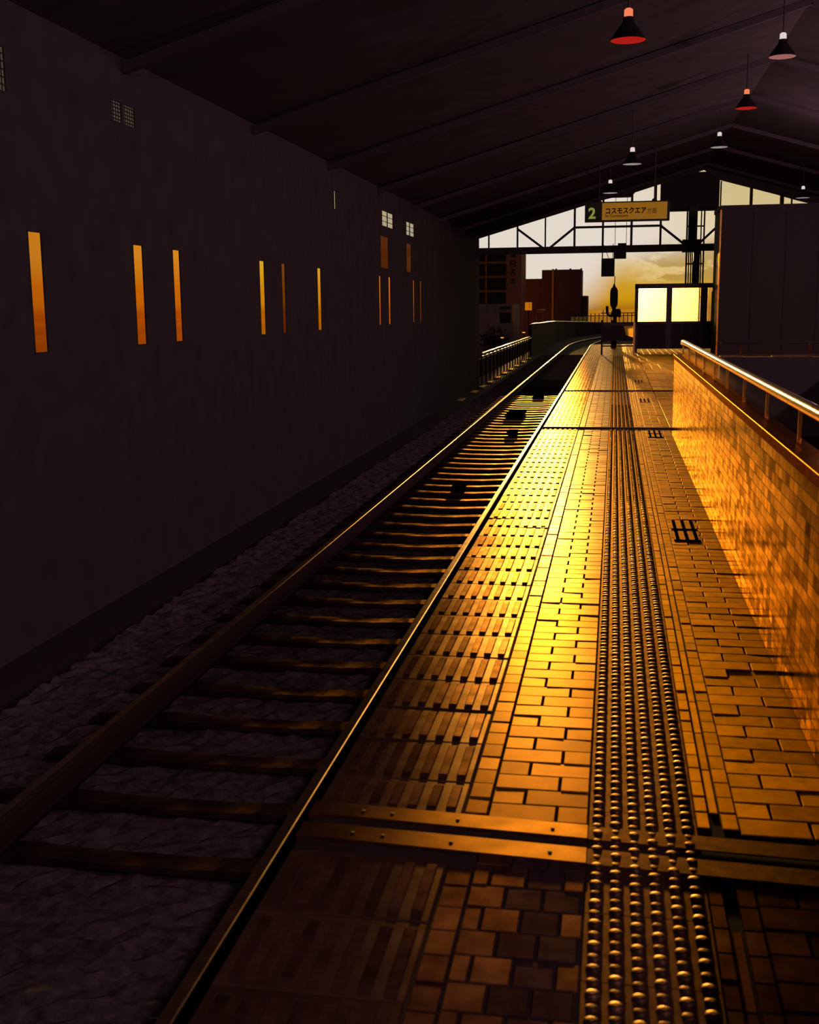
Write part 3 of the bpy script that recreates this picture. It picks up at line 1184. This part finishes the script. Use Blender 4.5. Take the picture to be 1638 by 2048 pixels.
lamp(.08, 13.95, 4.45, 'red', 'biggest red-glowing pendant lamp, topmost of the lamps', False)
lamp(2.39, 18.88, 5.15, 'pink', 'pinkish pendant lamp near the right edge', False)
for x, y, z in ((2.39, .5, 5.15), (2.39, -3.0, 5.15), (5.9, 4.0, 4.45), (5.9, 10.0, 4.45), (5.9, 16.0, 4.45), (5.9, 22.0, 4.45), (5.9, 28.0, 4.45)):  # unseen lamps added to lift the dark interior
    lamp(x, y, z, 'grey', 'added fill lamp overhead, out of the picture')
lamp(2.36, 23.5, 5.15, 'red', 'smaller red pendant lamp between the pink one and the grey one', False)
lamp(2.33, 29.0, 5.15, 'grey', 'grey pendant lamp above the bright right gable window', False)
lamp(.29, 25.7, 4.45, 'grey', 'thin grey pendant lamp above the platform sign', False)
lamp(-.20, 32.2, 4.47, 'grey', 'farthest little pendant lamp just over the number 2 of the sign', False)
lamp(5.45, 37.0, 4.62, 'grey', 'faint pendant lamp by the narrow end of the right gable window', False)

# ------------------------------------------------------------------ city beyond
of = thing('office_block', (-28.6, 300, -13), 'office block with dark window bands and a pale side strip', 'building')
q = MB()
q.box(-36, -23.8, 300, 315, -13, 15.6)
q.build('wall', M['facade'], of)
for k in range(8):
    z = -12.4 + k * 3.6
    q = MB()
    q.box(-35.8, -27.75, 299.8, 300, z + .35, z + 3.3)
    q.build('window_band', M['bglass'], of)
q = MB()
q.box(-32.95, -32.7, 299.6, 299.8, 2, 15)
q.build('drainpipe', M['stripe'], of)
for k, z in enumerate((14.1, 11.7, 9.6, 7.3)):
    q = MB()
    for (x0, z0, x1, z1) in (((0, .75, 1.3, .75), (.65, 0, .65, 1.5), (0, 0, .5, .6), (1.3, 0, .8, .6)), ((0, 0, 0, 1.4), (0, 1.4, 1.2, 1.4), (1.2, 1.4, 1.2, 0), (0, .7, 1.2, .7)),
                             ((0, 1.3, 1.3, 1.3), (.65, 1.3, .1, 0), (.65, .9, 1.3, 0), (.2, .5, 1.1, .5)), ((0, .4, 1.3, .4), (.65, .4, .65, 1.5), (.1, 1.1, 1.2, 1.1)))[k]:
        q.bar((-26.6 + x0, 299.9, z + z0), (-26.6 + x1, 299.9, z + z1), .2)
    q.build('sign_mark', M['bglass'], of)
ap = thing('apartment_block', (-13, 330, -13), 'stepped brown apartment block in silhouette against the glow', 'building')
K = 1.1
q = MB()
q.box(-26, -18.46 * K, 330, 345, -13, 9.25)
q.build('wing', M['facade_dark'], ap)
q = MB()
q.box(-20.4, -15.9 * K, 329, 345, -13, 11.6)
q.build('wing', M['facade_dark'], ap)
q = MB()
q.box(-15.9 * K, -8.6 * K, 328, 345, -13, 11.6)
q.build('wing', M['facade_dark'], ap)
q = MB()
q.box(-8.6 * K, -7.05 * K, 330, 345, -13, 4.4)
q.build('wing', M['facade_dark'], ap)
q = MB()
q.box(-15.95 * K, -15.45 * K, 327.7, 328.0, -4, 11.8)
q.build('lit_reveal', M['stripe'], ap)  # lighter ochre stands in for a lit reveal between the wings
q = MB()
for x in (-12.9, -9.9, -16.9):
    q.box(x, x + .5, 332, 333, 11.6, 12.0)
q.build('roof_vent', M['facade_dark'], ap)

sh = thing('roadside_shop', (-8.9, 90, -12), 'small pale building with a dark sign band beyond the fence', 'building')
q = MB()
q.box(-11.5, -7.75, 90, 96, -12, 1.75)
q.build('wall', M['shed'], sh)
q = MB()
q.box(-8.8, -7.95, 89.9, 90, 1.38, 1.55)
q.build('sign_band', M['bglass'], sh)
q = MB()
q.box(-8.8, -7.95, 89.95, 90, .3, 1.1)
q.build('shop_window', M['bglass'], sh)
q = MB()
q.box(-7.85, -7.70, 89.9, 90, .4, 1.72)
q.build('corner_strip', M['stripe'], sh)
yb = thing('amber_sign', (-6.6, 90, -12), 'small amber roadside sign board on a pole', 'sign')
q = MB()
q.box(-6.85, -6.33, 89.95, 90.05, 1.25, 1.85)
q.build('board', emit('amber_board_lit', (.50, .14, .006)), yb)
q = MB()
q.bar((-6.55, 89.93, 1.48), (-6.45, 89.93, 1.48), .03)
q.bar((-6.55, 89.93, 1.72), (-6.45, 89.93, 1.72), .03)
q.bar((-6.50, 89.93, 1.48), (-6.50, 89.93, 1.72), .03)
q.build('mark', M['ink'], yb)
q = MB()
q.box(-6.62, -6.54, 90.06, 90.12, -12, 1.85)
q.build('pole', M['dark'], yb)
gf = thing('door_frame_canopy', (-5.7, 90, -1.4), 'small brown open frame with a flat canopy past the curved parapet', 'canopy')
q = MB()
for x in (-5.98, -5.52):
    q.box(x - .05, x + .05, 89.9, 90.1, -1.4, 1.10)
q.box(-6.03, -5.47, 89.9, 90.1, 1.0, 1.12)
q.build('frame', M['facade'], gf)
q = MB()
q.box(-5.88, -5.30, 89.7, 90.3, 1.20, 1.30)
q.build('canopy_roof', M['stripe'], gf)
# shrub by the shop
sb = thing('roadside_shrub', (-8.0, 78, -2), 'dark leafy shrub in front of the pale shop', 'shrub')
q = MB()
for k in range(420):
    th, ph = random.uniform(0, 6.28), random.gauss(0, .5)
    rr = random.uniform(.4, 1.0)
    p = Vector((-8.0 + 1.0 * rr * math.cos(th) * math.cos(ph), 78 + .8 * rr * math.sin(th), -.7 + 1.1 * rr * math.sin(ph)))
    d1 = Vector((random.gauss(0, 1), random.gauss(0, 1), random.gauss(0, 1))).normalized() * .16
    d2 = Vector((random.gauss(0, 1), random.gauss(0, 1), random.gauss(0, 1))).normalized() * .07
    q.add([p - d1, p + d2, p + d1, p - d2], [(0, 1, 2, 3)])
q.build('leaves', M['leaf'], sb)
q = MB()
q.tube([(-8, 78, -12), (-8, 78, -.6)], .09, 8)
q.build('trunk', M['rust'], sb)
ml = emit('marker_glow', (.9, .38, .04))
for x, yy, z, lb in ((-6.6, 69, -.28, 'lower amber marker light left of the fence top rail'), (-5.55, 72, -.05, 'upper amber marker light just over the fence end')):
    t = thing('marker_light', (x, yy, z - .06), lb, 'light', 'amber marker lights')
    q = MB()
    q.brick(x - .09, x + .09, yy - .05, yy + .05, z - .03, z + .03, .01)
    q.build('lens', ml, t)
    q = MB()
    q.box(x - .03, x + .03, yy - .02, yy + .05, -12, z - .03)
    q.build('stake', M['dark'], t)

# land and sea
b = MB()
b.box(-60, 900, 46, 700, -12.4, -12)
struct(b.build('land', M['asphalt']), 'dark land below the viaduct')
b = MB()
b.box(-4000, 4000, -200, 5000, -12.8, -12.5)
struct(b.build('sea', M['sea']), 'bay on the horizon under the sunset')
